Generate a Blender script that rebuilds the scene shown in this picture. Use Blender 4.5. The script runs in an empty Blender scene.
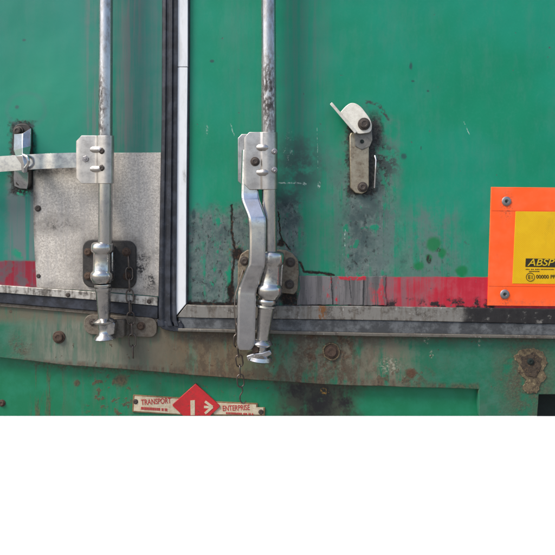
import bpy, bmesh, math, random
from mathutils import Vector, Matrix
random.seed(7)

# ---------------------------------------------------------------- camera, world, sun, exposure
S = 0.0018            # metres per door-plane unit (lock rod about 25 mm, marker plate about 210 mm)
D = 1.08              # camera distance from the door skin
H = 1.40              # camera height above the yard
CX, CY = 277.5, 208.0
sc = bpy.context.scene
cam_d = bpy.data.cameras.new('camera'); cam = bpy.data.objects.new('camera', cam_d)
sc.collection.objects.link(cam); sc.camera = cam
cam.location = (0, -D, H); cam.rotation_euler = (math.radians(90), 0, 0)
cam_d.sensor_width = 36; cam_d.lens = 36 * (D / S) / 555.0
cam_d.shift_y = -69.5 / 555.0
cam_d.clip_start = 0.02; cam_d.clip_end = 2000

SUN_EL, SUN_AZ = 50.0, -60.0      # azimuth measured from straight behind the camera, negative = from the left
world = bpy.data.worlds.new('World'); sc.world = world; world.use_nodes = True
wn = world.node_tree; bg = wn.nodes['Background']
sky = wn.nodes.new('ShaderNodeTexSky'); sky.sky_type = 'NISHITA'; sky.sun_disc = False
sky.sun_elevation = math.radians(SUN_EL)
sky.dust_density = 3.0; sky.air_density = 1.0; sky.ozone_density = 1.0
wn.links.new(sky.outputs[0], bg.inputs[0]); bg.inputs[1].default_value = 0.085
sun_d = bpy.data.lights.new('sun', 'SUN'); sun = bpy.data.objects.new('sun', sun_d); sc.collection.objects.link(sun)
sun_d.energy = 1.5; sun_d.angle = math.radians(18); sun_d.color = (1.0, 0.95, 0.88)
el, az = math.radians(SUN_EL), math.radians(SUN_AZ)
to_sun = Vector((math.sin(az) * math.cos(el), -math.cos(az) * math.cos(el), math.sin(el)))
sun.rotation_euler = (-to_sun).to_track_quat('-Z', 'Y').to_euler()
sun.location = to_sun * 6
sky.sun_rotation = math.atan2(to_sun.x, to_sun.y)
vs = sc.view_settings
vs.view_transform = 'Standard'; vs.look = 'None'; vs.gamma = 1; vs.exposure = 1.34; vs.use_curve_mapping = False

# ---------------------------------------------------------------- helpers: geometry
COL = sc.collection
def W(x, y, p=0.0):
    """door-plane units -> world point standing p metres proud of the door skin"""
    k = S * (D - p) / D
    return Vector(((x - CX) * k, -p, H + (CY - y) * k))

def lin(c):
    return tuple((v / 255 / 12.92) if v / 255 <= 0.04045 else ((v / 255 + 0.055) / 1.055) ** 2.4 for v in c)

class MB:
    def __init__(s): s.v = []; s.f = []
    def add(s, vs, fs):
        o = len(s.v); s.v += [Vector(q) for q in vs]; s.f += [[i + o for i in f] for f in fs]; return s
    def plate(s, poly, p0, p1):
        """prism: outline in door units, back at p0, front at p1 (metres proud)"""
        fr = [W(x, y, p1) for x, y in poly]; n = len(poly)
        bk = [Vector((q.x, -p0, q.z)) for q in fr]
        fs = [list(range(n)), list(range(2 * n - 1, n - 1, -1))]
        fs += [[(i + 1) % n, i, n + i, n + (i + 1) % n] for i in range(n)]
        return s.add(fr + bk, fs)
    def loft(s, rings, closed=True, caps=True):
        n = len(rings[0]); vs = [q for r in rings for q in r]; fs = []
        for a in range(len(rings) - 1):
            for i in range(n if closed else n - 1):
                j = (i + 1) % n
                fs.append([a * n + i, a * n + j, (a + 1) * n + j, (a + 1) * n + i])
        if caps:
            fs.append(list(range(n - 1, -1, -1))); fs.append([(len(rings) - 1) * n + i for i in range(n)])
        return s.add(vs, fs)
    def lathe(s, a, b, prof, n=28):
        """a, b world points; prof = [(t along a->b, radius)]"""
        ax = (b - a); u = ax.normalized()
        e1 = u.orthogonal().normalized(); e2 = u.cross(e1)
        rings = [[a + ax * t + (e1 * math.cos(2 * math.pi * k / n) + e2 * math.sin(2 * math.pi * k / n)) * r for k in range(n)] for t, r in prof]
        return s.loft(rings)
    def tube(s, pts, r, n=8, closed=False):
        m = len(pts); rings = []
        for i, q in enumerate(pts):
            if closed: d = pts[(i + 1) % m] - pts[i - 1]
            else: d = pts[min(i + 1, m - 1)] - pts[max(i - 1, 0)]
            d.normalize()
            up = Vector((0, 1, 0)) if abs(d.y) < 0.9 else Vector((1, 0, 0))
            e1 = d.cross(up).normalized(); e2 = d.cross(e1)
            rr = r[i] if isinstance(r, (list, tuple)) else r
            rings.append([q + (e1 * math.cos(2 * math.pi * k / n) + e2 * math.sin(2 * math.pi * k / n)) * rr for k in range(n)])
        if closed:
            rings.append(rings[0]); return s.loft(rings, caps=False)
        return s.loft(rings)
    def build(s, name, mat, parent=None, smooth=30, bevel=0, seg=2, **props):
        me = bpy.data.meshes.new(name); me.from_pydata([tuple(q) for q in s.v], [], s.f)
        bm = bmesh.new(); bm.from_mesh(me)
        bmesh.ops.remove_doubles(bm, verts=bm.verts, dist=1e-6)
        bmesh.ops.recalc_face_normals(bm, faces=bm.faces); bm.to_mesh(me); bm.free()
        o = bpy.data.objects.new(name, me); COL.objects.link(o)
        if mat: me.materials.append(mat)
        if smooth:
            for f in me.polygons: f.use_smooth = True
            me.set_sharp_from_angle(angle=math.radians(smooth))
        if bevel:
            b = o.modifiers.new('bevel', 'BEVEL'); b.width = bevel; b.segments = seg; b.limit_method = 'ANGLE'; b.angle_limit = math.radians(35)
            b.harden_normals = False
        attach(o, parent)
        for k, v in props.items(): o[k] = v
        return o

def attach(o, parent):
    """keep world placement while parenting (bases are unrotated Empties or meshes)"""
    if parent is None: return
    o.parent = parent
    o.matrix_parent_inverse = parent_world(parent).inverted()
def parent_world(o):
    m = Matrix.Translation(o.location) @ o.rotation_euler.to_matrix().to_4x4()
    if o.parent: m = parent_world(o.parent) @ o.matrix_parent_inverse @ m
    return m
def thing(name, loc, label, cat, group=None):
    o = bpy.data.objects.new(name, None); COL.objects.link(o); o.location = loc
    o.empty_display_size = 0.05; o['label'] = label; o['category'] = cat
    if group: o['group'] = group
    return o
def rrect(x0, y0, x1, y1, r, n=5):
    pts = []
    for cx, cy, a in ((x1 - r, y0 + r, -90), (x1 - r, y1 - r, 0), (x0 + r, y1 - r, 90), (x0 + r, y0 + r, 180)):
        for k in range(n + 1):
            t = math.radians(a + 90 * k / n); pts.append((cx + r * math.cos(t), cy + r * math.sin(t)))
    return pts
def disc(cx, cy, r, n=20, ry=None):
    return [(cx + r * math.cos(2 * math.pi * k / n), cy + (ry or r) * math.sin(2 * math.pi * k / n)) for k in range(n)]
def interp(pts, step):
    out = []
    for (a, b) in zip(pts[:-1], pts[1:]):
        n = max(1, int(math.dist(a[:2], b[:2]) / step))
        for k in range(n): out.append(tuple(a[i] + (b[i] - a[i]) * k / n for i in range(len(a))))
    out.append(tuple(pts[-1])); return out
def rough_line(pts, amp, step=2.0):
    r = interp(pts, step)
    return [(x + random.uniform(-amp, amp), y + random.uniform(-amp, amp)) for x, y in r]
def crom(pts, n=6):
    """Catmull-Rom through tuples"""
    P = [pts[0]] + list(pts) + [pts[-1]]; out = []
    for i in range(1, len(P) - 2):
        for k in range(n):
            t = k / n
            out.append(tuple(0.5 * (2 * P[i][c] + (P[i + 1][c] - P[i - 1][c]) * t + (2 * P[i - 1][c] - 5 * P[i][c] + 4 * P[i + 1][c] - P[i + 2][c]) * t * t
                       + (3 * P[i][c] - P[i - 1][c] - 3 * P[i + 1][c] + P[i + 2][c]) * t ** 3) for c in range(len(pts[0]))))
    out.append(tuple(pts[-1])); return out

def bolt_head(name, cx, cy, p, r, h, mat, parent, sides=None, socket=False):
    """domed or hex head with a socket dimple, axis towards the viewer; r in door units, h in metres"""
    k = S * (D - p) / D; R = r * k; m = MB(); c = W(cx, cy, p)
    n = sides or 20
    def ring(rr, pp, rot=0.3): return [Vector((c.x + rr * math.cos(2 * math.pi * i / n + rot), -pp, c.z + rr * math.sin(2 * math.pi * i / n + rot))) for i in range(n)]
    prof = [(1.0, p - 0.0015), (1.0, p + h * 0.16), (0.95, p + h * 0.26), (0.72, p + h * 0.3), (0.7, p + h * 0.62), (0.64, p + h * 0.74), (0.42, p + h * 0.8), (0.34, p + h * 0.72), (0.08, p + h * 0.72)]
    if socket: prof = [(1.0, p - 0.0015), (1.0, p + h * 0.45), (0.9, p + h * 0.72), (0.66, p + h * 0.92), (0.4, p + h * 0.98), (0.32, p + h * 0.4)]
    if sides: prof = \
           [(1.0, p - 0.0015), (1.0, p + h * 0.85), (0.9, p + h), (0.5, p + h), (0.45, p + h * 1.25), (0.3, p + h * 1.3)]
    m.loft([ring(R * a, b) for a, b in prof])
    return m.build(name, mat, parent, smooth=35)

# ---------------------------------------------------------------- helpers: materials
class Nodes:
    """small expression builder; coordinates u (right), v (down) run on the door plane"""
    def __init__(s, name):
        s.mat = bpy.data.materials.new(name); s.mat.use_nodes = True
        s.nt = s.mat.node_tree; s.bs = s.nt.nodes['Principled BSDF']; s.cache = {}
        g = s.nt.nodes.new('ShaderNodeNewGeometry'); x = s.nt.nodes.new('ShaderNodeSeparateXYZ')
        s.nt.links.new(g.outputs['Position'], x.inputs[0])
        s.u = s.m('MULTIPLY_ADD', x.outputs[0], 1 / S, CX)
        s.v = s.m('MULTIPLY_ADD', x.outputs[2], -1 / S, CY + H / S)
        s.w = s.m('MULTIPLY', x.outputs[1], 1 / S)
    def put(s, sock, val):
        if isinstance(val, bpy.types.NodeSocket): s.nt.links.new(val, sock)
        else:
            if sock.type == 'RGBA' and len(val) == 3: val = (*val, 1)
            sock.default_value = val
    def m(s, op, a, b=None, c=None, clamp=False):
        n = s.nt.nodes.new('ShaderNodeMath'); n.operation = op; n.use_clamp = clamp
        for i, q in enumerate((a, b, c)):
            if q is not None: s.put(n.inputs[i], q)
        return n.outputs[0]
    def add(s, *a):
        r = a[0]
        for q in a[1:]: r = s.m('ADD', r, q)
        return r
    def mul(s, *a):
        r = a[0]
        for q in a[1:]: r = s.m('MULTIPLY', r, q)
        return r
    def mx(s, *a):
        r = a[0]
        for q in a[1:]: r = s.m('MAXIMUM', r, q)
        return r
    def inv(s, a): return s.m('SUBTRACT', 1.0, a)
    def ss(s, a, lo, hi):
        n = s.nt.nodes.new('ShaderNodeMapRange'); n.interpolation_type = 'SMOOTHSTEP'
        s.put(n.inputs[0], a); s.put(n.inputs[1], lo); s.put(n.inputs[2], hi); return n.outputs[0]
    def noise(s, scale, detail=5, rough=0.6, st=(1, 1), seed=0.0):
        key = (scale, detail, rough, st, seed)
        if key in s.cache: return s.cache[key]
        c = s.nt.nodes.new('ShaderNodeCombineXYZ')
        s.put(c.inputs[0], s.m('MULTIPLY', s.u, st[0])); s.put(c.inputs[1], s.m('MULTIPLY', s.v, st[1]))
        s.put(c.inputs[2], s.m('ADD', s.w, seed * 97.0))
        n = s.nt.nodes.new('ShaderNodeTexNoise'); s.put(n.inputs['Vector'], c.outputs[0])
        n.inputs['Scale'].default_value = scale; n.inputs['Detail'].default_value = detail; n.inputs['Roughness'].default_value = rough
        s.cache[key] = n.outputs[0]; return n.outputs[0]
    def wob(s, amp, scale=0.12, seed=3.0):
        key = ('wob', amp, scale, seed)
        if key not in s.cache:
            s.cache[key] = (s.m('MULTIPLY_ADD', s.m('SUBTRACT', s.noise(scale, 6, 0.68, seed=seed), 0.5), 2 * amp, s.u),
                            s.m('MULTIPLY_ADD', s.m('SUBTRACT', s.noise(scale, 6, 0.68, seed=seed + 1), 0.5), 2 * amp, s.v))
        return s.cache[key]
    def rect(s, u0, u1, v0, v1, soft=2.0, amp=4.0, scale=0.12, seed=3.0):
        u, v = s.wob(amp, scale, seed); r = None
        for c, lo, hi in ((u, u0, u1), (v, v0, v1)):
            if lo is not None:
                q = s.ss(c, lo - soft, lo + soft); r = q if r is None else s.mul(r, q)
            if hi is not None:
                q = s.inv(s.ss(c, hi - soft, hi + soft)); r = q if r is None else s.mul(r, q)
        return r
    def blob(s, cu, cv, ru, rv, soft=0.35, amp=4.0, scale=0.12, seed=3.0):
        u, v = s.wob(amp, scale, seed)
        a = s.m('MULTIPLY', s.m('SUBTRACT', u, cu), 1 / ru); b = s.m('MULTIPLY', s.m('SUBTRACT', v, cv), 1 / rv)
        d = s.m('SQRT', s.m('ADD', s.m('MULTIPLY', a, a), s.m('MULTIPLY', b, b)))
        return s.inv(s.ss(d, 1 - soft, 1 + soft))
    def seg(s, a, b, wd, amp=2.0, scale=0.2, seed=8.0, soft=0.6):
        u, v = s.wob(amp, scale, seed); dx, dy = b[0] - a[0], b[1] - a[1]; L2 = dx * dx + dy * dy
        pu, pv = s.m('SUBTRACT', u, a[0]), s.m('SUBTRACT', v, a[1])
        t = s.m('MULTIPLY', s.m('ADD', s.m('MULTIPLY', pu, dx), s.m('MULTIPLY', pv, dy)), 1 / L2, clamp=True)
        ex = s.m('MULTIPLY_ADD', t, -dx, pu); ey = s.m('MULTIPLY_ADD', t, -dy, pv)
        d = s.m('SQRT', s.m('ADD', s.m('MULTIPLY', ex, ex), s.m('MULTIPLY', ey, ey)))
        return s.inv(s.ss(d, wd * (1 - soft), wd * (1 + soft)))
    def poly(s, pts, wd, **k):
        r = None
        for a, b in zip(pts[:-1], pts[1:]):
            q = s.seg(a, b, wd, **k); r = q if r is None else s.mx(r, q)
        return r
    def thr(s, n, lo, hi): return s.ss(n, lo, hi)
    def mix(s, a, b, f):
        n = s.nt.nodes.new('ShaderNodeMix'); n.data_type = 'RGBA'
        s.put(n.inputs[0], f); s.put(n.inputs[6], lin(a) if isinstance(a, tuple) else a); s.put(n.inputs[7], lin(b) if isinstance(b, tuple) else b)
        return n.outputs[2]
    def fmix(s, a, b, f):
        n = s.nt.nodes.new('ShaderNodeMix'); n.data_type = 'FLOAT'
        s.put(n.inputs[0], f); s.put(n.inputs[2], a); s.put(n.inputs[3], b); return n.outputs[0]
    def done(s, col, rough=0.5, metal=0.0, bump=None, bstr=0.3, bdist=0.0006, spec=0.5):
        s.put(s.bs.inputs['Base Color'], lin(col) if isinstance(col, tuple) else col)
        s.put(s.bs.inputs['Roughness'], rough); s.put(s.bs.inputs['Metallic'], metal)
        s.bs.inputs['Specular IOR Level'].default_value = spec
        if bump is not None:
            b = s.nt.nodes.new('ShaderNodeBump'); b.inputs['Strength'].default_value = bstr; b.inputs['Distance'].default_value = bdist
            s.put(b.inputs['Height'], bump); s.nt.links.new(b.outputs[0], s.bs.inputs['Normal'])
        return s.mat

def steel(name, col=(190, 190, 192), rough=0.32, grime_refl=0.35, gcol=(84, 80, 78), rust=0.0, st=(1, 1), seed=0.0, blots=()):
    n = Nodes(name)
    a = n.noise(0.09, 8, 0.72, st, seed); b = n.noise(0.45, 6, 0.7, st, seed + 1); f = n.noise(1.6, 3, 0.7, (1, 1), seed + 2)
    c = n.mix(col, tuple(int(v * 0.86) for v in col), n.thr(a, 0.3, 0.7))
    g = n.mul(n.thr(n.add(n.mul(a, 0.65), n.mul(b, 0.35)), 0.47, 0.7), grime_refl)  # random grime, also darkening the metal in place of missing dark reflections
    for bl in blots: g = n.mx(g, n.mul(n.blob(*bl, soft=0.7, amp=7, scale=0.25), n.thr(b, 0.36, 0.56)))
    c = n.mix(c, gcol, g)
    met = n.m('MULTIPLY_ADD', g, -0.6, 1.0)
    if rust:
        r = n.mul(n.thr(n.noise(0.2, 8, 0.75, (1, 1), seed + 5), 0.5, 0.62), rust)
        c = n.mix(c, n.mix((96, 56, 34), (58, 38, 30), f), r); met = n.mul(met, n.inv(r))
    ro = n.m('MULTIPLY_ADD', n.add(n.mul(a, 0.3), g), 0.35, rough - 0.06)
    return n.done(c, ro, met, n.add(a, n.mul(b, 0.25)), 0.05, 0.0006)

def dirty(name, base, dirt, amt=0.5, rough=0.75, scale=0.25, seed=0.0, bump=0.5, third=None):
    n = Nodes(name)
    a = n.noise(scale, 8, 0.72, (1, 1), seed); b = n.noise(scale * 4, 5, 0.7, (1, 1), seed + 1)
    c = n.mix(base, dirt, n.mul(n.thr(a, 0.38, 0.65), amt))
    c = n.mix(c, tuple(int(v * 0.6) for v in dirt), n.mul(n.thr(b, 0.55, 0.72), 0.5))
    if third: c = n.mix(c, third, n.mul(n.thr(n.noise(scale * 1.7, 6, 0.7, (1, 1), seed + 4), 0.56, 0.64), 0.8))
    return n.done(c, rough, 0, n.add(a, b), bump, 0.0009)

def right_door_mat():
    n = Nodes('green_door_paint')
    st = n.noise(0.22, 5, 0.6, (1.0, 0.035), 1); st2 = n.noise(0.09, 5, 0.6, (1.0, 0.06), 2)
    big = n.noise(0.012, 3, 0.5, (1, 1), 3); mid = n.noise(0.06, 7, 0.65, (1, 1), 4); fine = n.noise(0.35, 6, 0.7, (1, 1), 5); dust = n.noise(1.4, 3, 0.6, (1, 1), 6)
    dent = n.noise(0.016, 2, 0.5, (1, 1), 7)
    c = n.mix((12, 128, 94), (20, 134, 106), n.thr(big, 0.35, 0.65))
    c = n.mix(c, (64, 146, 128), n.mul(n.thr(fine, 0.5, 0.75), 0.14))
    film = n.mul(n.thr(n.noise(0.05, 9, 0.75, (1, .3), 14), 0.45, 0.7), .35)
    c = n.mix(c, (66, 128, 112), film)
    # dusty drip streaks under rods and ironwork
    run = n.mul(n.add(n.mul(n.rect(276, 326, None, 310, 20, 8), 0.6), n.mul(n.rect(232, 262, None, 310, 12, 5), 0.3)), n.thr(n.add(n.mul(st, .5), n.mul(st2, .25), n.mul(mid, .25)), 0.38, 0.66))
    c = n.mix(c, (84, 112, 106), run)
    c = n.mix(c, (70, 120, 112), n.mul(n.thr(n.add(n.mul(st2, .6), n.mul(mid, .4)), 0.5, 0.7), n.rect(None, None, 150, None, 60, 4), 0.35))
    # worn grey primer low on the door, green paint left in islands
    wear = n.mx(n.rect(180, 236, 212, 316, 10, 22, 0.05), n.rect(226, 264, 206, 316, 6, 10, 0.07), n.rect(262, 300, 200, 316, 8, 16, 0.07), n.rect(339, 394, 170, 320, 16, 12, .05), n.mul(n.blob(425, 268, 34, 40, .8, 16, .06), .6))
    wear = n.mul(wear, n.thr(n.add(n.mul(mid, 0.35), n.mul(st, 0.45), n.mul(n.noise(0.14, 9, .8, (1, .35), 17), .2)), 0.37, 0.48), n.inv(n.mul(n.thr(n.noise(.09, 5, .6, (1, .8), 18), .61, .64), .9)))
    grey = n.mix((84, 96, 96), (112, 118, 117), n.thr(n.add(n.mul(fine, .5), n.mul(st, .5)), 0.4, 0.62)); grey = n.mix(grey, (58, 68, 74), n.mul(n.thr(n.add(n.mul(mid, .6), n.mul(st, .4)), 0.48, 0.62), 0.8))
    c = n.mix(c, grey, n.mul(wear, 0.9))
    speck = n.noise(0.22, 8, .78, (1, .7), 15)
    c = n.mix(c, (36, 38, 40), n.mul(wear, n.thr(speck, .54, .61), .85))
    c = n.mix(c, (150, 156, 152), n.mul(wear, n.thr(n.noise(.3, 8, .8, (1, .6), 16), .63, .66), .7))
    cols = n.mx(n.mul(n.rect(318, 346, 150, 276, 9, 8), .5), n.rect(374, 398, 120, 276, 8, 8), n.rect(408, 456, 205, 306, 14, 8))
    c = n.mix(c, (92, 112, 108), n.mul(cols, n.thr(n.add(n.mul(st, .45), n.mul(mid, .55)), 0.42, 0.58), 0.75))
    c = n.mix(c, (52, 70, 70), n.mul(n.mx(n.blob(300, 166, 20, 26, 0.8, 12), n.blob(290, 205, 14, 22, .7, 10), n.blob(366, 212, 16, 24, .8, 12)), n.thr(mid, .38, .56), .8))
    # scraped metal-grey halo round the handle catch
    halo = n.blob(364, 160, 20, 46, 0.5, 9, 0.08)
    c = n.mix(c, (88, 106, 102), n.mul(halo, n.thr(mid, 0.34, 0.55), 0.9))
    c = n.mix(c, (44, 50, 50), n.mul(halo, n.thr(speck, .54, .62), .8))
    goo = n.mx(n.rect(347, 376, 124, 196, 2.5, 9, 0.16), n.blob(374, 132, 8, 18, 0.5, 8, 0.16), n.mul(n.blob(382, 165, 7, 22, .5, 10, .16), n.thr(mid, .46, .52)))
    c = n.mix(c, n.mix((30, 30, 30), (64, 64, 60), n.thr(fine, 0.45, 0.6)), n.mul(goo, n.thr(fine, 0.25, 0.42)))
    c = n.mix(c, (60, 70, 66), n.mul(n.poly([(366, 102), (378, 104), (388, 119)], 1.6, amp=3), n.thr(fine, 0.42, 0.55)))
    c = n.mix(c, (60, 76, 72), n.mul(n.blob(390, 165, 8, 14, 0.8, 9), n.thr(n.add(n.mul(fine, .5), n.mul(mid, .5)), 0.47, 0.53)))
    # red band along the bottom with a bare panel next to the bearing
    red = n.mix((176, 36, 54), (188, 62, 76), n.thr(n.add(n.mul(st, .4), n.mul(mid, .6)), 0.4, 0.65))
    band = n.rect(382, None, 277, 316, 0.7, 0.8)
    c = n.mix(c, red, band)
    c = n.mix(c, (128, 92, 98), n.mul(band, n.rect(None, 420, None, None, 26, 12), n.thr(st, .3, .6), .75))
    c = n.mix(c, (112, 96, 98), n.mul(band, n.mx(n.mul(n.rect(376, 450, None, None, 20, 8), n.thr(n.add(n.mul(st, .5), n.mul(mid, .5)), 0.42, 0.62)), n.thr(n.noise(0.16, 7, 0.7, (1, 0.5), 12), 0.62, 0.68)), 0.6))
    c = n.mix(c, (44, 36, 38), n.mul(n.rect(None, 495, 300, None, 3, 9, 0.14), n.thr(mid, 0.46, 0.54)))
    # algae-dark repaint dabs
    dab = n.mx(n.blob(434, 244, 7, 7, 0.3, 3), n.blob(442, 253, 4, 5, 0.4, 3), n.blob(462, 271, 6, 5, 0.35, 3), n.blob(429, 258, 3, 4, 0.4, 2), n.blob(419, 266, 5, 4, 0.4, 3))
    c = n.mix(c, (12, 112, 62), n.mul(dab, 0.85))
    c = n.mix(c, (44, 40, 40), n.mul(n.mx(n.blob(429, 259, 2.4, 4.5, 0.4, 2), n.blob(438, 250, 3, 2, 0.4, 2)), n.thr(fine, 0.4, 0.5)))
    # cracks, rust eaten gaps
    gap = n.mx(n.poly([(232, 205), (232, 232), (235, 250), (233, 272), (231, 304)], 1.2, amp=2.5),
               n.blob(238, 254, 6, 7, 0.3, 4), n.blob(231, 292, 3.5, 9, 0.3, 4), n.blob(289, 298, 10, 8, 0.3, 5), n.blob(281, 243, 4, 4, 0.3, 4))
    gap = n.mx(gap, n.poly([(188, 303.5), (236, 304.5)], 1.5, amp=1.5), n.poly([(300, 262), (304, 272), (322, 273), (334, 275)], 1.2, amp=2.2), n.poly([(278, 212), (281, 238), (290, 250)], 0.8, amp=2.5))
    c = n.mix(c, n.mix((24, 20, 18), (66, 46, 34), n.thr(fine, 0.5, 0.62)), gap)
    c = n.mix(c, (116, 76, 46), n.mul(n.mx(n.blob(238, 254, 10, 12, 0.5, 5), n.blob(292, 292, 14, 13, 0.4, 5)), n.thr(fine, 0.55, 0.62), n.inv(gap), 0.8))
    # scratches and chips
    sc_ = n.mul(n.mx(n.poly([(278, 183), (296, 183), (306, 184)], 0.7, amp=0.9), n.mul(n.blob(288, 150, 4.5, 16, .5, 6, .3), n.thr(n.noise(.5, 8, .8, (1, .5), 13), .55, .58)),
                n.mul(n.poly([(317, 128), (318, 168)], 0.3, amp=0.8), .6), n.poly([(345, 230), (345, 246)], 0.5, amp=1.5), n.poly([(231, 124), (234, 136)], 0.4, amp=2), n.poly([(464, 122), (470, 136)], 0.3, amp=0.5),
                n.blob(319, 185, 1.5, 3, 0.4, 1), n.blob(304, 184, 1.2, 1.6, 0.4, 1), n.blob(207, 130, 1, 4, .5, 2)), n.thr(n.noise(0.3, 8, 0.8, (1, 1), 9), 0.49, 0.54))
    c = n.mix(c, (178, 196, 186), n.mul(sc_, .85))
    chips = n.mul(n.thr(n.noise(0.11, 4, 0.55, (1, 1), 21), 0.7, 0.73), 0.8)
    c = n.mix(c, (74, 84, 86), chips)
    marks = n.mx(n.blob(212, 61, 2.2, 1.6, 0.4, 1), n.blob(411, 66, 1.6, 3.5, 0.5, 1.5), n.blob(413, 81, 1.6, 1, 0.5, 1), n.blob(404, 156, 2.5, 3, .5, 3), n.blob(428, 91, 1.2, 1, .5, 1), n.blob(194, 214, 2, 5, .4, 2), n.blob(421, 148, 0.6, 2, .4, .5))
    c = n.mix(c, (46, 72, 74), n.mul(marks, 0.8))
    ro = n.add(0.34, n.mul(film, .4), n.mul(wear, 0.3), n.mul(run, 0.2), n.mul(dust, 0.1))
    hgt = n.add(n.mul(dent, 9.0), n.mul(mid, 0.5), n.mul(fine, 0.35), n.mul(wear, -0.5), n.mul(gap, -2.0), n.mul(goo, n.mul(fine, 1.5)), n.mul(chips, -0.4))
    return n.done(c, ro, 0, hgt, 0.4, 0.0009, 0.3)

def left_door_mat():
    n = Nodes('weathered_teal_door_paint')
    st = n.noise(0.22, 5, 0.6, (1.0, 0.03), 31); big = n.noise(0.012, 3, 0.5, (1, 1), 32); mid = n.noise(0.06, 7, 0.65, (1, 1), 33); fine = n.noise(0.35, 6, 0.7, (1, 1), 34)
    dent = n.noise(0.016, 2, 0.5, (1, 1), 36)
    c = n.mix((24, 124, 104), (34, 128, 112), n.thr(big, 0.35, 0.65))
    c = n.mix(c, (70, 124, 114), n.mul(n.thr(n.noise(0.05, 9, 0.75, (1, .3), 35), 0.45, 0.7), .4))
    c = n.mix(c, (38, 146, 112), n.mul(n.blob(45, 95, 60, 60, 0.9, 10), 0.5))
    c = n.mix(c, (92, 120, 116), n.mul(n.mx(n.rect(84, 102, None, 290, 8, 4), n.rect(110, 168, None, 290, 10, 5)), n.thr(n.add(n.mul(st, .6), n.mul(mid, .4)), 0.3, 0.66), 0.7))
    c = n.mix(c, (120, 112, 112), n.mul(n.mx(n.rect(88, 97, None, 140, 4, 3), n.rect(118, 140, None, 150, 9, 5)), n.thr(st, 0.48, 0.62), 0.5))
    low = n.rect(7, 40, 174, 262, 5, 6)
    c = n.mix(c, (104, 116, 116), n.mul(low, n.thr(st, 0.25, 0.5), 0.9))
    c = n.mix(c, (34, 140, 110), n.mul(n.blob(20, 252, 8, 7, .5, 5), n.thr(mid, .45, .55)))
    goo = n.rect(10.5, 33.5, 121, 194, 3, 9, 0.16)
    c = n.mix(c, n.mix((32, 30, 30), (70, 70, 66), n.thr(fine, 0.45, 0.62)), n.mul(goo, n.thr(fine, 0.24, 0.42)))
    c = n.mix(c, (40, 170, 130), n.mul(n.blob(23, 193, 7, 3, .4, 3), n.thr(fine, .5, .56)))
    band = n.rect(None, 40, 261, 300, 1.2, 2)
    c = n.mix(c, n.mix((142, 34, 52), (120, 66, 78), n.thr(st, 0.42, 0.62)), band)
    c = n.mix(c, (84, 88, 90), n.mul(band, n.thr(mid, 0.5, 0.6), 0.7))
    c = n.mix(c, (60, 88, 88), n.mul(n.mx(n.blob(24, 40, 1.8, 1.3, .5, 1), n.blob(17, 107, 2, 2, .5, 2)), 0.8))
    arc = n.mul(n.blob(26, 110, 20, 18, .15, 3), n.inv(n.blob(26, 110, 18, 16, .2, 3)))
    c = n.mix(c, (70, 116, 112), n.mul(arc, 0.6))
    return n.done(c, n.add(0.36, n.mul(st, 0.15)), 0, n.add(n.mul(dent, 9.0), n.mul(mid, 0.5), n.mul(fine, 0.35), n.mul(goo, fine)), 0.4, 0.0009, .3)

def sheet_mat():
    n = Nodes('bare_galvanised_sheet')
    sp = n.noise(0.55, 4, 0.75, (1, 1), 41); mid = n.noise(0.05, 7, 0.7, (1, 1), 42); st = n.noise(0.2, 5, 0.6, (1, 0.06), 43); sp2 = n.noise(1.2, 3, 0.7, (1, 1), 44)
    c = n.mix((162, 154, 144), (222, 215, 204), n.thr(n.add(n.mul(sp, 0.6), n.mul(sp2, 0.4)), 0.36, 0.62))
    c = n.mix(c, (176, 171, 166), n.mul(n.thr(st, 0.45, 0.65), 0.6))
    c = n.mix(c, (112, 106, 100), n.mul(n.thr(mid, 0.54, 0.7), 0.3))
    dirt = n.mx(n.mul(n.rect(None, None, 282, None, 8, 14, 0.06), .7), n.mul(n.rect(126, 148, 236, 292, 10, 14, 0.07), .7), n.blob(60, 225, 26, 8, .8, 8), n.rect(None, 37, 180, None, 4, 4), n.rect(34, 78, 160, 176, 5, 4), n.blob(110, 264, 36, 34, .6, 12))  # grime areas, plus the handle's shade painted along the upper left
    c = n.mix(c, (50, 47, 45), n.mul(dirt, n.thr(n.add(n.mul(sp, 0.5), n.mul(mid, 0.5)), 0.36, 0.58), 0.85))
    c = n.mix(c, (36, 34, 36), n.mul(n.mx(n.blob(143, 265, 7, 12, .5, 7, .25), n.blob(148, 280, 8, 9, .6, 7, .25)), n.thr(n.add(n.mul(mid, .6), n.mul(sp, .4)), 0.47, 0.56)))
    return n.done(c, 0.55, 0.1, n.add(sp, n.mul(sp2, 0.5)), 0.25, 0.0005)

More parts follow.
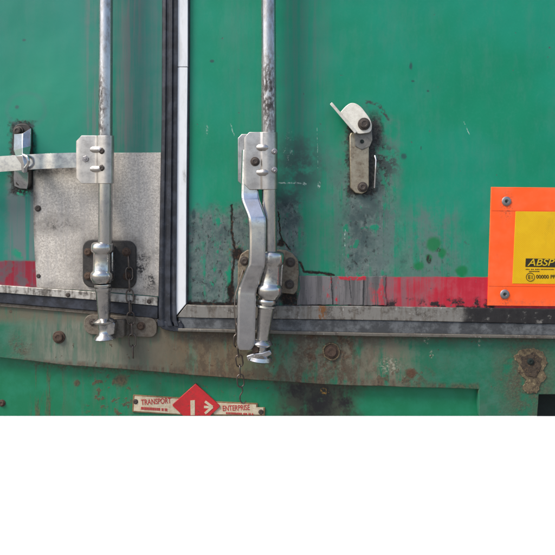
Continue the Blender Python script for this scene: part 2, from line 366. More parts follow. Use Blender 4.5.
def beam_mat():
    n = Nodes('rust_streaked_sill_paint')
    st = n.noise(0.2, 6, 0.65, (1.0, 0.12), 51); mid = n.noise(0.06, 8, 0.7, (1, 1), 52); fine = n.noise(0.4, 6, 0.7, (1, 1), 53); spot = n.noise(0.13, 5, 0.6, (1, 1), 54)
    c = n.mix((20, 104, 76), (48, 112, 90), n.thr(mid, 0.4, 0.65))
    dl = n.mx(n.mul(n.rect(28, 262, None, None, 34, 12, .04), n.thr(n.add(n.mul(st, .6), n.mul(mid, .4)), 0.3, 0.5)), n.mul(n.rect(286, 412, None, None, 24, 12, .05), n.thr(n.add(n.mul(st, .5), n.mul(mid, .5)), 0.38, 0.54)))
    gr = n.mix(n.mix((98, 110, 96), (122, 122, 108), n.thr(st, .42, .6)), (112, 104, 88), n.rect(120, None, None, None, 40, 8)); gr = n.mix(gr, (104, 82, 58), n.mul(n.rect(165, 262, None, None, 25, 8), n.thr(st, .3, .55), .8))
    gr = n.mix(gr, (78, 66, 54), n.mul(n.rect(290, 350, None, None, 18, 8), n.thr(fine, .35, .6), .8))
    c = n.mix(c, gr, n.mul(dl, 0.95))
    c = n.mix(c, (74, 86, 72), n.mul(n.thr(n.noise(.045, 9, .75, (1, .5), 55), .44, .62), .35))
    c = n.mix(c, (74, 62, 48), n.mul(n.rect(176, 372, None, None, 30, 14, .05), n.thr(n.noise(.1, 9, .78, (1, .6), 56), .47, .58), .8))
    c = n.mix(c, (104, 94, 76), n.mul(n.rect(None, 190, None, 322, 6, 7), n.thr(st, .3, .6), 0.8))
    c = n.mix(c, (70, 58, 50), n.mul(n.rect(180, None, None, 341, 4, 6), n.thr(fine, .3, .55), 0.7))
    rust = n.mul(n.mx(n.thr(spot, 0.66, 0.7), n.mul(n.rect(300, 356, 332, 372, 8, 8), n.thr(spot, 0.5, 0.6)), n.mul(n.blob(528, 378, 26, 44, .8, 14), n.thr(mid, .36, .52)), n.mul(n.blob(20, 346, 10, 12, .8, 8), n.thr(mid, .44, .56)), n.mul(n.blob(400, 376, 30, 9, .6, 8), n.thr(spot, .5, .56))), n.thr(fine, 0.3, 0.5))
    c = n.mix(c, n.mix((92, 68, 50), (62, 50, 42), n.thr(fine, .45, .6)), n.mul(rust, .8))
    # rust along the lower edge
    lowv = n.m('MULTIPLY_ADD', n.u, 0.058, 361.0)
    lowv = n.m('MINIMUM', lowv, 387.0)
    e = n.ss(n.add(n.m('SUBTRACT', n.wob(3)[1], lowv), n.mul(mid, 4)), -3.5, 1.5)
    c = n.mix(c, n.mix((90, 70, 52), (54, 42, 36), n.thr(fine, .45, .6)), n.mul(e, n.rect(None, 480, None, 395, 2, 1), n.thr(st, .36, .6), .7))
    sp = n.mul(n.mx(n.blob(390, 366, 9, 7, .7, 6), n.blob(427, 340, 3, 4, .5, 3), n.blob(432, 355, 2, 4, .5, 2), n.blob(480, 343, 1.4, 4, .4, 1)), n.thr(fine, .5, .56))
    c = n.mix(c, (150, 150, 132), n.mul(sp, .8))
    c = n.mix(c, n.mix((100, 62, 38), (60, 44, 34), fine), n.mul(n.blob(411, 374, 5, 5, .4, 3), .9))
    return n.done(c, n.add(0.45, n.mul(dl, .25), n.mul(rust, .2)), 0, n.add(n.mul(mid, .6), n.mul(fine, .5), n.mul(rust, .5)), 0.5, 0.001)

def lower_mat():
    n = Nodes('green_apron_paint')
    st = n.noise(0.2, 6, 0.65, (1.0, 0.08), 61); mid = n.noise(0.05, 8, 0.7, (1, 1), 62); fine = n.noise(0.4, 6, 0.7, (1, 1), 63); spot = n.noise(0.16, 5, 0.6, (1, 1), 64)
    c = n.mix((12, 114, 76), (24, 122, 88), n.thr(mid, .4, .65))
    c = n.mix(c, (70, 108, 84), n.mul(n.rect(60, 240, None, None, 40, 14), n.thr(st, .45, .65), .5))
    r = n.mx(n.mul(n.rect(84, 132, 372, None, 8, 8), n.thr(spot, .56, .62)), n.mul(n.rect(130, 320, 374, None, 14, 8), n.thr(spot, .64, .69)), n.mul(n.rect(28, 58, None, None, 7, 5), n.thr(st, .5, .62), .8), n.blob(74, 386, 3.2, 3.2, .4, 2), n.blob(118, 383, 7, 6, .5, 4))
    c = n.mix(c, n.mix((96, 76, 56), (66, 54, 46), n.thr(fine, .45, .6)), n.mul(r, .85))
    g = n.mul(n.rect(280, 356, None, None, 16, 16, .06), n.thr(n.add(n.mul(st, .4), n.mul(mid, .6)), .3, .5))
    c = n.mix(c, (66, 62, 52), n.mul(g, .9))
    c = n.mix(c, (40, 36, 34), n.mul(g, n.thr(n.noise(.09, 9, .78, (1, .7), 66), .46, .58), .85))
    c = n.mix(c, (30, 30, 32), n.mul(n.mx(n.blob(320, 406, 14, 14, .7, 10, .1), n.blob(298, 392, 9, 7, .6, 8, .12), n.blob(346, 405, 7, 5, .6, 6, .15)), n.thr(n.add(n.mul(fine, .4), n.mul(mid, .6)), .38, .52)))
    c = n.mix(c, (160, 120, 50), n.mul(n.blob(325, 394, 4, 3, .4, 3, .3), n.thr(fine, .5, .56)))
    c = n.mix(c, (66, 48, 38), n.mul(n.m('SUBTRACT', 1.0, n.ss(n.m('SUBTRACT', n.wob(5)[1], n.m('MINIMUM', n.m('MULTIPLY_ADD', n.u, 0.065, 363.0), 388.0)), 0.0, 9.0)), n.rect(20, 380, None, None, 30, 8), n.thr(fine, .35, .6), .8))
    return n.done(c, .42, 0, n.add(n.mul(mid, .6), n.mul(fine, .4), n.mul(r, .5)), .4, .0009)

def bare_panel_mat():
    n = Nodes('bare_panel_with_red_flakes')
    st = n.noise(0.25, 6, .65, (1, .06), 71); fine = n.noise(.4, 6, .7, (1, 1), 72); fl = n.noise(.14, 6, .6, (1, .45), 73)
    c = n.mix((84, 82, 82), (118, 114, 114), n.thr(st, .38, .62)); c = n.mix(c, (66, 66, 70), n.mul(n.thr(fine, .55, .7), .6))
    f = n.mx(n.mul(n.thr(n.add(n.mul(fl, .5), n.mul(st, .5)), .56, .6), n.rect(326, 366, None, None, 6, 8)), n.mul(n.rect(338, 366, None, 280, 1, 3), n.thr(fine, .4, .5)), n.mul(n.thr(n.add(n.mul(fl, .5), n.mul(st, .5)), .46, .56), n.rect(372, None, None, None, 9, 8), .85))
    f = n.m('MINIMUM', f, 1.0)
    c = n.mix(c, (40, 40, 42), n.mx(n.poly([(331, 276), (333, 306)], .7, amp=1.5), n.poly([(364, 276), (363, 306)], .7, amp=1.5), n.poly([(349, 276), (351, 298)], .4, amp=1.5)))
    c = n.mix(c, (180, 34, 52), n.mul(f, n.thr(fine, .35, .45)))
    return n.done(c, .6, 0, n.add(n.mul(st, .5), fine, f), .4, .0006)

def trim_mat(name, seed, base=(150, 148, 144), dark0=None):
    n = Nodes(name)
    a = n.noise(.12, 8, .7, (1, 1), seed); b = n.noise(.5, 5, .7, (1, .4), seed + 1); vst = n.noise(.3, 4, .6, (1, .1), seed + 2)
    c = n.mix(base, (104, 96, 86), n.mul(n.thr(n.add(n.mul(vst, .5), n.mul(a, .5)), .45, .6), .8)); c = n.mix(c, (70, 64, 60), n.mul(n.thr(a, .5, .66), .7)); c = n.mix(c, (206, 204, 200), n.mul(n.thr(b, .6, .7), .5))
    if dark0 is not None:
        c = n.mix(c, (34, 32, 34), n.mul(n.rect(dark0, None, None, None, 6, 8), n.thr(a, .3, .45), .95))
        c = n.mix(c, (128, 84, 46), n.mul(n.rect(318, 326, None, None, 2, 3), n.thr(b, .4, .55)))
    return n.done(c, .5, .3, n.add(a, b), .35, .0006)

def rubber_mat(name, c1=(44, 46, 56), c2=(80, 84, 94), seed=0., worn=.5):
    n = Nodes(name)
    a = n.noise(.08, 8, .7, (1, 1), seed); b = n.noise(.5, 5, .7, (1, 1), seed + 1)
    c = n.mix(c1, c2, n.mul(n.thr(a, .4, .65), worn)); c = n.mix(c, (128, 124, 118), n.mul(n.thr(b, .62, .72), .35))
    return n.done(c, .55, 0, n.add(a, b), .3, .0006)

M = {}
M['door_r'] = right_door_mat(); M['door_l'] = left_door_mat(); M['sheet'] = sheet_mat(); M['beam'] = beam_mat(); M['lower'] = lower_mat(); M['bare'] = bare_panel_mat()
M['trim_l'] = trim_mat('worn_aluminium_trim', 81, (190, 186, 178)); M['trim_r'] = trim_mat('worn_aluminium_trim_dark_end', 84, (132, 129, 123), 462)
M['rubber'] = rubber_mat('black_rubber_seal', (30, 32, 38), (58, 62, 72), 91, .9); M['rubber_grey'] = rubber_mat('greyed_rubber_seal', (60, 62, 64), (106, 109, 111), 94, .9)
M['lip'] = trim_mat('seal_lip_metal', 97, (106, 102, 94))
M['steel'] = steel('rod_steel', (206, 203, 200), .24, .65, (66, 62, 60), st=(1, .35), seed=2, blots=((106, 112, 6, 40), (268, 100, 7, 42), (107, 300, 7, 20)))
M['clamp'] = steel('clamp_pressed_steel', (212, 206, 200), .36, .3, seed=11)
M['chrome'] = steel('handle_bright_steel', (216, 215, 216), .2, .4, (92, 88, 86), seed=17)
M['cast'] = steel('bearing_steel', (212, 209, 205), .19, .8, (58, 54, 52), seed=23)
M['bracket'] = dirty('grimy_bracket', (54, 51, 48), (30, 28, 27), .8, .6, .3, 5)
M['bracket_r'] = dirty('rust_stained_cream_bracket', (128, 118, 100), (84, 64, 46), .75, .6, .22, 7, .5, (60, 52, 46))
M['bolt'] = dirty('dark_bolt', (70, 62, 56), (50, 36, 28), .7, .55, .6, 9)
M['rustbolt'] = dirty('rusty_bolt', (84, 66, 54), (54, 40, 32), .8, .85, .5, 12)
M['scab'] = dirty('flaking_rust_scab', (112, 98, 74), (62, 52, 42), .95, .9, .2, 15, .9, (150, 136, 104))
M['keeper'] = dirty('dirty_keeper_paint', (112, 104, 92), (82, 70, 58), .8, .7, .3, 18)
M['crust'] = dirty('dark_rust_crust', (76, 64, 52), (40, 33, 28), .95, .9, .25, 19, .9, (104, 84, 60))
M['cream'] = dirty('cream_coated_steel', (228, 224, 212), (176, 168, 150), .4, .38, .25, 21, .15)
M['plate'] = steel('scuffed_catch_plate', (196, 182, 158), .4, 1.0, (84, 74, 62), .25, seed=24)
M['tab'] = dirty('grey_catch_tab', (124, 122, 114), (84, 82, 80), .7, .5, .2, 25, .3)
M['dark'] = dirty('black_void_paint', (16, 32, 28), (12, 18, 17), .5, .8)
M['chain'] = steel('tarnished_chain', (120, 112, 106), .45, .6, (58, 50, 46), .45, seed=29)
M['rivet'] = steel('rivet_aluminium', (176, 172, 172), .45, .4, (92, 84, 82), seed=33)

def white_trim_mat():
    n = Nodes('white_edge_trim'); a = n.noise(.1, 7, .7, (1, .3), 101); b = n.noise(.6, 4, .7, (1, 1), 102)
    c = n.mix((226, 228, 230), (196, 196, 194), n.mul(n.thr(a, .5, .7), .6)); c = n.mix(c, (110, 104, 98), n.mul(n.thr(a, .62, .7), n.rect(None, None, 150, None, 70, 3), .6)); c = n.mix(c, (92, 88, 84), n.mul(n.thr(b, .7, .75), .5))
    return n.done(c, .4, 0, n.add(a, b), .2, .0005)
M['white'] = white_trim_mat()
def orange_mat():
    n = Nodes('fluorescent_orange_sheeting'); a = n.noise(.03, 4, .6, (1, 1), 111); b = n.noise(.5, 4, .6, (1, 1), 112)
    c = n.mix((255, 92, 26), (255, 104, 52), n.thr(a, .4, .65)); c = n.mix(c, (190, 90, 60), n.mul(n.rect(None, None, 299, None, 4, 6), n.thr(n.noise(.25, 9, .8, (1, 1), 114), .46, .62), .6))
    c = n.mix(c, (206, 84, 44), n.mul(n.thr(n.noise(.06, 9, .78, (1, .4), 113), .5, .7), .35))
    c = n.mix(c, (120, 70, 50), n.mul(n.mx(n.blob(506, 206, 6, 12, .8, 4), n.blob(504, 298, 5, 10, .8, 4)), n.thr(b, .48, .6), .5))
    return n.done(c, n.m('MULTIPLY_ADD', a, .25, .28), 0, b, .08, .0004)
M['orange'] = orange_mat()
def yellow_mat():
    n = Nodes('retroreflective_yellow_sheeting')
    h = n.m('SINE', n.m('MULTIPLY', n.u, 3.4)); g = n.m('SINE', n.m('MULTIPLY', n.v, 3.4)); q = n.mul(h, g); a = n.noise(.05, 4, .6, (1, 1), 121)
    c = n.mix((226, 178, 0), (208, 162, 0), n.ss(q, -.4, .6)); c = n.mix(c, (230, 188, 16), n.mul(n.thr(a, .45, .65), .4))
    c = n.mix(c, (176, 138, 20), n.mul(n.thr(n.noise(.07, 9, .78, (1, .4), 122), .5, .7), .35))
    return n.done(c, .35, 0, q, .12, .0003)
M['yellow'] = yellow_mat()
M['ink'] = dirty('black_print', (40, 34, 14), (56, 48, 20), .6, .5, .6, 26, .05)
M['yink'] = dirty('yellow_print', (206, 174, 20), (190, 160, 20), .4, .45, .5, 27, .05)
M['badge_red'] = dirty('faded_red_enamel', (196, 38, 44), (160, 44, 46), .6, .45, .2, 28, .2, (120, 60, 52))
M['badge_cream'] = dirty('yellowed_name_plate', (206, 194, 168), (168, 142, 108), .6, .5, .2, 30, .2)
M['badge_rim'] = dirty('brown_plate_rim', (136, 104, 72), (96, 70, 48), .7, .6, .3, 31, .3)
M['badge_ink'] = dirty('red_lettering', (178, 40, 44), (150, 60, 56), .5, .5, .5, 32, .05)
def ground_mat():
    n = Nodes('added_slab_white'); a = n.noise(.004, 6, .6, (1, 1), 141)  # near-white so the added slab overexposes evenly
    g = n.nt.nodes.new('ShaderNodeTexNoise'); g.inputs['Scale'].default_value = 1.5; g.inputs['Detail'].default_value = 8
    t = n.nt.nodes.new('ShaderNodeNewGeometry'); n.nt.links.new(t.outputs['Position'], g.inputs['Vector'])
    return n.done(n.mix((224, 222, 218), (218, 215, 210), n.thr(g.outputs[0], .4, .65)), .85, 0)
M['ground'] = ground_mat(); M['asphalt'] = dirty('asphalt', (112, 110, 106), (98, 96, 94), .5, .9, .01, 36)

# ---------------------------------------------------------------- setting
g = MB().add([(-300, -300, 0), (300, -300, 0), (300, 300, 0), (-300, 300, 0)], [[0, 1, 2, 3]]).build('ground', M['asphalt'], None, smooth=0)
g['kind'] = 'structure'; g['label'] = 'dark asphalt yard'
sl = MB().add([(-60, .25, .004), (60, .25, .004), (60, 60, .004), (-60, 60, .004)], [[0, 1, 2, 3]]).build('added_pale_slab', M['ground'], None, smooth=0)  # added surface, made up to burn out to plain white below the apron
sl['kind'] = 'structure'; sl['label'] = 'added pale slab, blank white area below the trailer'

TOP, LX, RX = -230, -480, 830
def lerp_line(pts):
    def f(x):
        for a, b in zip(pts[:-1], pts[1:]):
            if x <= b[0] or b is pts[-1]: return a[1] + (b[1] - a[1]) * (x - a[0]) / (b[0] - a[0])
    return f
def band(f0, f1, x0, x1, step=30):
    n = max(2, int((x1 - x0) / step)); xs = [x0 + (x1 - x0) * k / n for k in range(n + 1)]
    return [(x, f0(x)) for x in xs] + [(x, f1(x)) for x in reversed(xs)]

# ---------------------------------------------------------------- rear frame (sill beam, apron, posts)
frame = thing('trailer_rear_frame', W(277, 416, -0.03), 'rusty green steel sill and apron of the trailer below both doors', 'trailer frame')
beam_low = lerp_line([(LX, 326), (0, 358), (60, 364.5), (140, 371), (230, 378.5), (330, 385), (479, 389.5), (RX, 394)])
beam_top = lerp_line([(LX, 262), (0, 296), (160, 312), (200, 318), (555, 325), (RX, 328)])
xs0 = [LX + (479 - LX) * k / 30 for k in range(31)]
poly = [(x, beam_top(x)) for x in xs0] + [(RX, beam_top(RX))]
poly += [(RX, 417), (538.5, 417)][:0]
poly += [(RX, 394.5), (539, 394.5), (537.5, 416.2), (479.5, 416.2), (478.5, 391)] + [(x, beam_low(x) + random.uniform(-.5, .5)) for x in reversed(xs0)]
MB().plate(poly, -0.05, -0.003).build('sill_beam', M['beam'], frame, bevel=0.0012)
apron = MB().plate([(LX, 300), (486, 380), (486, 416.2), (LX, 416.2)], -0.05, -0.017).build('apron_panel', M['lower'], frame, bevel=0.001)
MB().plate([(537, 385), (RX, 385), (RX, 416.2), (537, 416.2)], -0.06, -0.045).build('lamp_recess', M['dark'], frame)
MB().plate([(LX, 398), (RX, 398), (RX, 408), (LX, 408)], -0.20, -0.162).build('underframe_rail', M['dark'], frame)
MB().plate([(LX, 262), (RX, 262), (RX, 408), (LX, 408)], -0.16, -0.0515).build('frame_web', M['beam'], frame)
for x in (LX, RX - 40):
    MB().plate([(x, 400), (x + 40, 400), (x + 40, CY + H / S * D / (D + .06)), (x, CY + H / S * D / (D + .06))], -0.15, -0.06).build('support_leg', M['dark'], frame, bevel=.004)
bolt_head('bolt', 59, 337, -0.003, 6.3, .007, M['rustbolt'], frame)
bolt_head('bolt', 331.5, 351.5, -0.003, 7.2, .006, M['rustbolt'], frame)
bolt_head('bolt', 2, 403, -0.017, 3.6, .004, M['rustbolt'], frame)
ring = MB(); c0 = W(331.5, 351.5, -.002); k = S
ring.tube([c0 + Vector((math.cos(t) * 8.2 * k * random.uniform(.92, 1.08), 0, math.sin(t) * 8.2 * k * random.uniform(.92, 1.08))) for t in [2 * math.pi * i / 18 for i in range(18)]], .0016, 6, True)
ring.build('weld_ring', M['scab'], frame)
# flaked scab round a bolt hole
sb = [(513, 357), (520, 351), (533, 348), (543, 352), (548, 362), (544, 371), (547, 378), (541, 384), (538, 393), (529, 394), (523, 390), (526, 380), (518, 372), (519, 364)]
sb = rough_line(sb + [sb[0]], .8, 1.6)[:-1]
scab = MB().plate(sb, -0.004, -0.0016).build('rust_scab', M['scab'], frame, bevel=.0006)
sb2 = rough_line([(521, 357), (533, 353), (541, 358), (541, 368), (536, 377), (526, 376), (521, 366), (521, 357)], .7, 1.6)[:-1]
MB().plate(sb2, -0.003, -0.0008).build('rust_crust', M['crust'], scab, bevel=.0004)
bolt_head('bolt_hole', 530.5, 361.5, -0.0002, 3.2, .0016, M['dark'], scab, socket=True)
# cam keepers bolted to the sill
kp = rrect(84, 316, 157, 336, 8)
kp = [(x, y + (x - 120) * .05) for x, y in kp]
ko = MB().plate(kp, -.004, .003).build('cam_keeper', M['keeper'], frame, bevel=.0012)
bolt_head('bolt', 92.5, 322, .003, 3.6, .004, M['bolt'], ko)
bolt_head('bolt', 141, 326, .003, 4.2, .005, M['rustbolt'], ko)
MB().plate(rrect(107, 320, 124, 338, 2.5), .002, .020).build('keeper_block', M['keeper'], ko, bevel=.0015)

# ---------------------------------------------------------------- left door
ld = thing('truck_trailer_door', W(-150, 300, 0), 'weathered teal trailer door with bare grey metal patch and handle bar', 'door', 'rear trailer doors')
l_t0 = lerp_line([(LX, 250), (0, 285.3), (95, 292), (158, 297.5)])
l_t1 = lerp_line([(LX, 258), (0, 292.7), (95, 300), (158, 306)])
l_r1 = lerp_line([(LX, 266), (0, 303), (95, 311), (158, 319)])
sk = [(LX, TOP), (164, TOP), (161.5, 150), (159.5, 299)] + [(x, l_t0(x) + 2) for x in (158, 95, 0, LX)]
MB().plate(sk, -0.045, 0).build('door_skin', M['door_l'], ld)
sh = [(33, 171), (75, 154.5), (76, 153), (161, 152.5), (159.6, 240), (158.6, 296.5), (95, 291), (40, 287.6), (36.5, 287), (33.5, 230)]
sheet = MB().plate(sh, -.001, .0018).build('patch_sheet', M['sheet'], ld, bevel=.0005, label='bare grey galvanised metal sheet over the paint')
bolt_head('screw', 38, 208.5, .0018, 3.2, .003, M['bolt'], sheet)
bolt_head('screw', 38.5, 276, .0018, 2.2, .002, M['bolt'], sheet)
tr = MB().plate(band(l_t0, l_t1, LX, 157.6), -.001, .006).build('bottom_trim', M['trim_l'], ld, bevel=.0008)
for x, y in ((68, 295), (149, 301.5), (-20, 287.5)): bolt_head('screw', x, y, .006, 2.3, .0018, M['bolt'], tr)
rb = MB().plate(band(l_t1, l_r1, LX, 158), -.02, .0035).build('bottom_seal', M['rubber'], ld, bevel=.0014)
l_r2 = lerp_line([(LX, 269), (0, 306.5), (95, 314.5), (158, 322.5)])
MB().plate(band(l_r1, l_r2, LX, 158), -.02, .0005).build('seal_lip', M['keeper'], ld, bevel=.0008)
# ribbed centre seal: profile swept down the door edge
prof = [(162, -.02), (162.2, .006), (163.2, .0085), (165.6, .0085), (166.6, .0065), (167.6, .0065), (168.4, .010), (171.6, .0105), (172.6, .0075), (173.4, .0075), (174.2, .0095), (176.6, .009), (177.2, .006), (177.2, -.02)]
gl = lerp_line([(TOP, 163.5), (0, 162), (120, 161.5), (200, 160.2), (260, 158.9), (300, 158.4), (319, 158.4), (326, 160)])
gr = lerp_line([(TOP, 178.6), (67, 178), (300, 176.6), (319, 177), (326, 179)])
MB().loft([[W(gl(y) + (x - 162) / 15.2 * (gr(y) - gl(y)), y, p) for x, p in prof] for y in (TOP, -60, 0, 67, 120, 160, 200, 230, 260, 280, 300, 312, 319, 326)]).build('centre_seal', M['rubber'], ld, smooth=50)
wad = rough_line([(157, 319), (166, 322), (180, 321), (184, 327), (178, 332), (166, 331), (158, 326), (157, 319)], .7, 2)[:-1]
MB().plate(wad, -.01, .0075).build('torn_seal_end', M['rubber'], ld, bevel=.0015)

# ---------------------------------------------------------------- right door
rd = thing('truck_trailer_door', W(500, 320, 0), 'green trailer door with white edge strip and red bottom band', 'door', 'rear trailer doors')
r_t0 = lerp_line([(176, 305), (200, 305.8), (345, 306.3), (555, 309), (RX, 312)])
r_t1 = lerp_line([(176, 317), (200, 318), (360, 320), (555, 324), (RX, 329)])
r_r1 = lerp_line([(176, 328.5), (200, 329), (360, 333), (555, 336), (RX, 341)])
r_r2 = lerp_line([(176, 331.5), (200, 332), (360, 336.3), (555, 339), (RX, 344)])
MB().plate([(178, TOP), (RX, TOP), (RX, 314), (345, 308.5), (178, 308)], -0.045, 0).build('door_skin', M['door_r'], rd)
MB().plate([(177.8, TOP), (188.2, TOP), (187.8, 66.7), (177.4, 66.7)], -.002, .007).build('edge_strip', M['white'], rd, bevel=.0008)
MB().plate([(177.4, 67.3), (187.6, 67.3), (186.4, 200), (186, 304), (176.3, 315.5), (176, 300)], -.002, .007).build('edge_strip', M['white'], rd, bevel=.0008)
MB().plate([(188.2, TOP), (190.4, TOP), (189.6, 67), (188, 304), (186.1, 304), (186.6, 200), (187.8, 67)], -.001, .003).build('strip_sealant', M['rubber'], rd, bevel=.0008)
tp = [(186.6, 304.6)] + [(x, r_t0(x) + random.uniform(-.25, .25)) for x in range(200, RX, 14)] + [(x, r_t1(x)) for x in range(RX, 190, -30)] + [(176.6, 317.2)]
MB().plate(tp, -.002, .0065).build('bottom_trim', M['trim_r'], rd, bevel=.0009)
MB().plate(band(r_t1, r_r1, 178, RX), -.02, .0045).build('bottom_seal', M['rubber_grey'], rd, bevel=.0014)
MB().plate(band(r_r1, r_r2, 178, RX), -.02, .009).build('seal_lip', M['lip'], rd, bevel=.001)
bp = rough_line([(299, 275.5), (330, 276.5), (366, 276.6), (386, 276.4), (385, 290), (387, 305)], .5, 2.5) + rough_line([(386, 305.4), (352, 305), (322, 304.5), (297.5, 305.2)], .4, 3) + rough_line([(297.5, 300), (300, 288), (299, 278)], .6, 2.5)
MB().plate(bp, -.001, .0016).build('bare_panel', M['bare'], rd, bevel=.0005, label='bare grey strip with flakes of red paint')

# ---------------------------------------------------------------- locking bars
def clamp(name, prof, y0, y1, cham, mat, parent, th=.0028, xl=None):
    """pressed sheet: cross-section [(x, p)] extruded from y0 to y1; corners cut near xl"""
    n = len(prof); pts = [Vector((x * S, -p, 0)) for x, p in prof]; nor = []
    for i in range(n):
        d = (pts[min(i + 1, n - 1)] - pts[max(i - 1, 0)]).normalized(); nor.append(Vector((d.y, -d.x, 0)))
    top, bot, topi, boti = [], [], [], []
    for i, (x, p) in enumerate(prof):
        c = max(0, cham - (x - xl)) if xl is not None else 0
        a = W(x, y0 + c, p); b = W(x, y1 - c, p); q = nor[i] * th
        top.append(a); bot.append(b); topi.append(a - q); boti.append(b - q)
    m = MB()
    rings = [[top[i], bot[i], boti[i], topi[i]] for i in range(n)]
    m.loft(rings)
    return m.build(name, mat, parent, smooth=40, bevel=.0006)
def arc(cx, cp, r, a0, a1, n=9):
    """r in metres, angles: 90 faces the viewer, 0 to the right"""
    return [(cx + r / S * math.cos(math.radians(a0 + (a1 - a0) * k / n)), cp + r * math.sin(math.radians(a0 + (a1 - a0) * k / n))) for k in range(n + 1)]

# left bar
lb = thing('locking_bar', W(106, 338, .03), 'steel locking bar with horizontal handle on the teal door, over bare metal patch', 'locking bar', 'door locking bars')
PR = .034
rod = MB().lathe(W(106.8, TOP, PR), W(105.2, 246, PR), [(0, .0118), (.5, .0118), (1, .0122)]).build('rod', M['steel'], lb, smooth=60)
pr = [(76, .037), (77, .0385), (79, .0395), (81.5, .040), (90, .040), (94.5, .040), (96, .0405), (97.2, .0435), (98.4, .0465)] + arc(105.5, PR, .0158, 112, -60, 14)
cl = clamp('handle_clamp', pr, 135.5, 183.5, 5.5, M['clamp'], lb, xl=76)
for y in (149.5, 169):
    MB().loft([[W(x, y + dy, p - (.004 if abs(dy) > 2 else 0)) for x, p in ((90, .0402), (93.5, .0455), (97.5, .0515), (101, .0495))] for dy in (-3, -1.4, 1.4, 3)], closed=False, caps=False).build('raised_nib', M['clamp'], cl, smooth=60)
for y in (151, 168): bolt_head('bolt', 102.3, y, .0475, 3.3, .006, M['bolt'], cl)
bolt_head('rivet', 85.8, 159, .0388, 3.3, .003, M['rivet'], cl, sides=6)
def bar_v(name, path, hw, th, mat, parent, bevel=.0014):
    """flat bar running sideways: path (x, y, p, half height)"""
    rings = []
    for x, y, p, h in path:
        a, b = W(x, y - h, p), W(x, y + h, p)
        rings.append([a, b, Vector((b.x, b.y + th, b.z)), Vector((a.x, a.y + th, a.z))])
    return MB().loft(rings).build(name, mat, parent, smooth=40, bevel=bevel)
bar_v('handle', crom([(-118, 171, .036, 5), (-112, 170.5, .036, 8), (-60, 168, .037, 8), (0, 164, .0385, 7.8), (34, 161.7, .040, 7.6), (44, 161.2, .037, 7.6), (54, 160.8, .0395, 7.6), (64, 160.4, .036, 7.5), (82, 160, .034, 7.5)], 4), 0, .007, M['chrome'], lb)
brk = MB().plate([(x, y + (x - 106) * .03) for x, y in rrect(82.5, 240, 136, 288, 9)], 0.001, .006).build('bearing_bracket', M['bracket'], lb, bevel=.0015)
for x, y, r in ((126.5, 252, 4.4), (127, 276, 4.2), (88, 252, 4), (88, 276, 4)): bolt_head('bolt', x, y, .006, r, .005, M['rustbolt'], brk)
def lathe_px(name, a, b, p, prof, mat, parent, pb=None):
    """profile rows: (y along, radius in door units)"""
    (xa, ya), (xb, yb) = a, b; k = S * (D - p) / D
    return MB().lathe(W(xa, ya, p), W(xb, yb, p if pb is None else pb), [((y - ya) / (yb - ya), r * k) for y, r in prof], 32).build(name, mat, parent, smooth=50)
lathe_px('bearing', (102.6, 242), (102, 285), PR - .002, [(242, 6), (242.3, 8.6), (243.4, 10.2), (245, 11), (249.5, 11.2), (251.4, 10.8), (252.6, 9.6), (253.4, 9), (255, 8.9), (270, 9.1), (271, 9.5), (272, 10.6), (273.4, 11.3), (277.6, 11.4), (279.4, 10.9), (280.6, 9.8), (282.5, 9.2), (283.5, 7)], M['cast'], lb)
MB().plate([(93, 246), (113, 246), (113, 281), (93, 281)], .003, PR - .012).build('bearing_foot', M['cast'], lb, bevel=.002)
cam_l = lathe_px('cam', (103, 284), (105, 340), PR - .002, [(284, 5), (284.2, 8.3), (285.6, 8.5), (286.6, 8.3), (286.9, 6.2), (287.6, 6.2), (288, 8.6), (290, 8.7), (291.4, 7.8), (292, 7.6), (314, 6.2), (318, 6.0), (319.5, 9), (321, 11), (322.6, 10.6), (324, 6.6), (331, 5.6), (334, 7), (336, 10), (338.5, 11), (339.8, 9)], M['cast'], lb)
MB().plate([(105, 322.5), (112, 321), (115, 324), (114, 334), (108, 336.5), (103, 335)], .016, PR + .006).build('cam_claw', M['cast'], cam_l, bevel=.0015)

# right bar
rbk = thing('locking_bar', W(262, 358, .03), 'steel locking bar with bent hanging handle on the green door', 'locking bar', 'door locking bars')
MB().lathe(W(268.6, TOP, PR), W(268.4, 0, PR), [(0, .0128), (1, .0128)]).build('rod', M['steel'], rbk, smooth=60)
MB().lathe(W(268.4, 0, PR), W(269.4, 256, PR), [(0, .0128), (.5, .0131), (1, .0134)]).build('rod', M['steel'], rbk, smooth=60)
pr = [(244, .0465), (245, .0475), (247, .048), (249.5, .048), (257, .048), (260, .048), (261.3, .0485), (262.2, .0505)] + arc(267.6, PR, .0178, 108, -60, 14)
cr = clamp('handle_clamp', pr, 132, 189.5, 5.5, M['clamp'], rbk, xl=244)
clamp('clamp_back', [(238, .024), (240, .0235), (242, .0235), (252, .023), (258, .022)], 134, 185, 4, M['clamp'], cr, xl=238)
for y in (147.5, 172.5):
    MB().loft([[W(x, y + dy, p - (.004 if abs(dy) > 2 else 0)) for x, p in ((256.5, .0482), (260, .0535), (264.5, .0565), (268.5, .0515))] for dy in (-3.2, -1.4, 1.4, 3.2)], closed=False, caps=False).build('raised_nib', M['clamp'], cr, smooth=60)
for y in (151.5, 170): bolt_head('bolt', 274, y, .047, 3.4, .006, M['rivet'], cr)
bolt_head('bolt', 255, 161.5, .0493, 4.6, .0065, M['bolt'], cr)
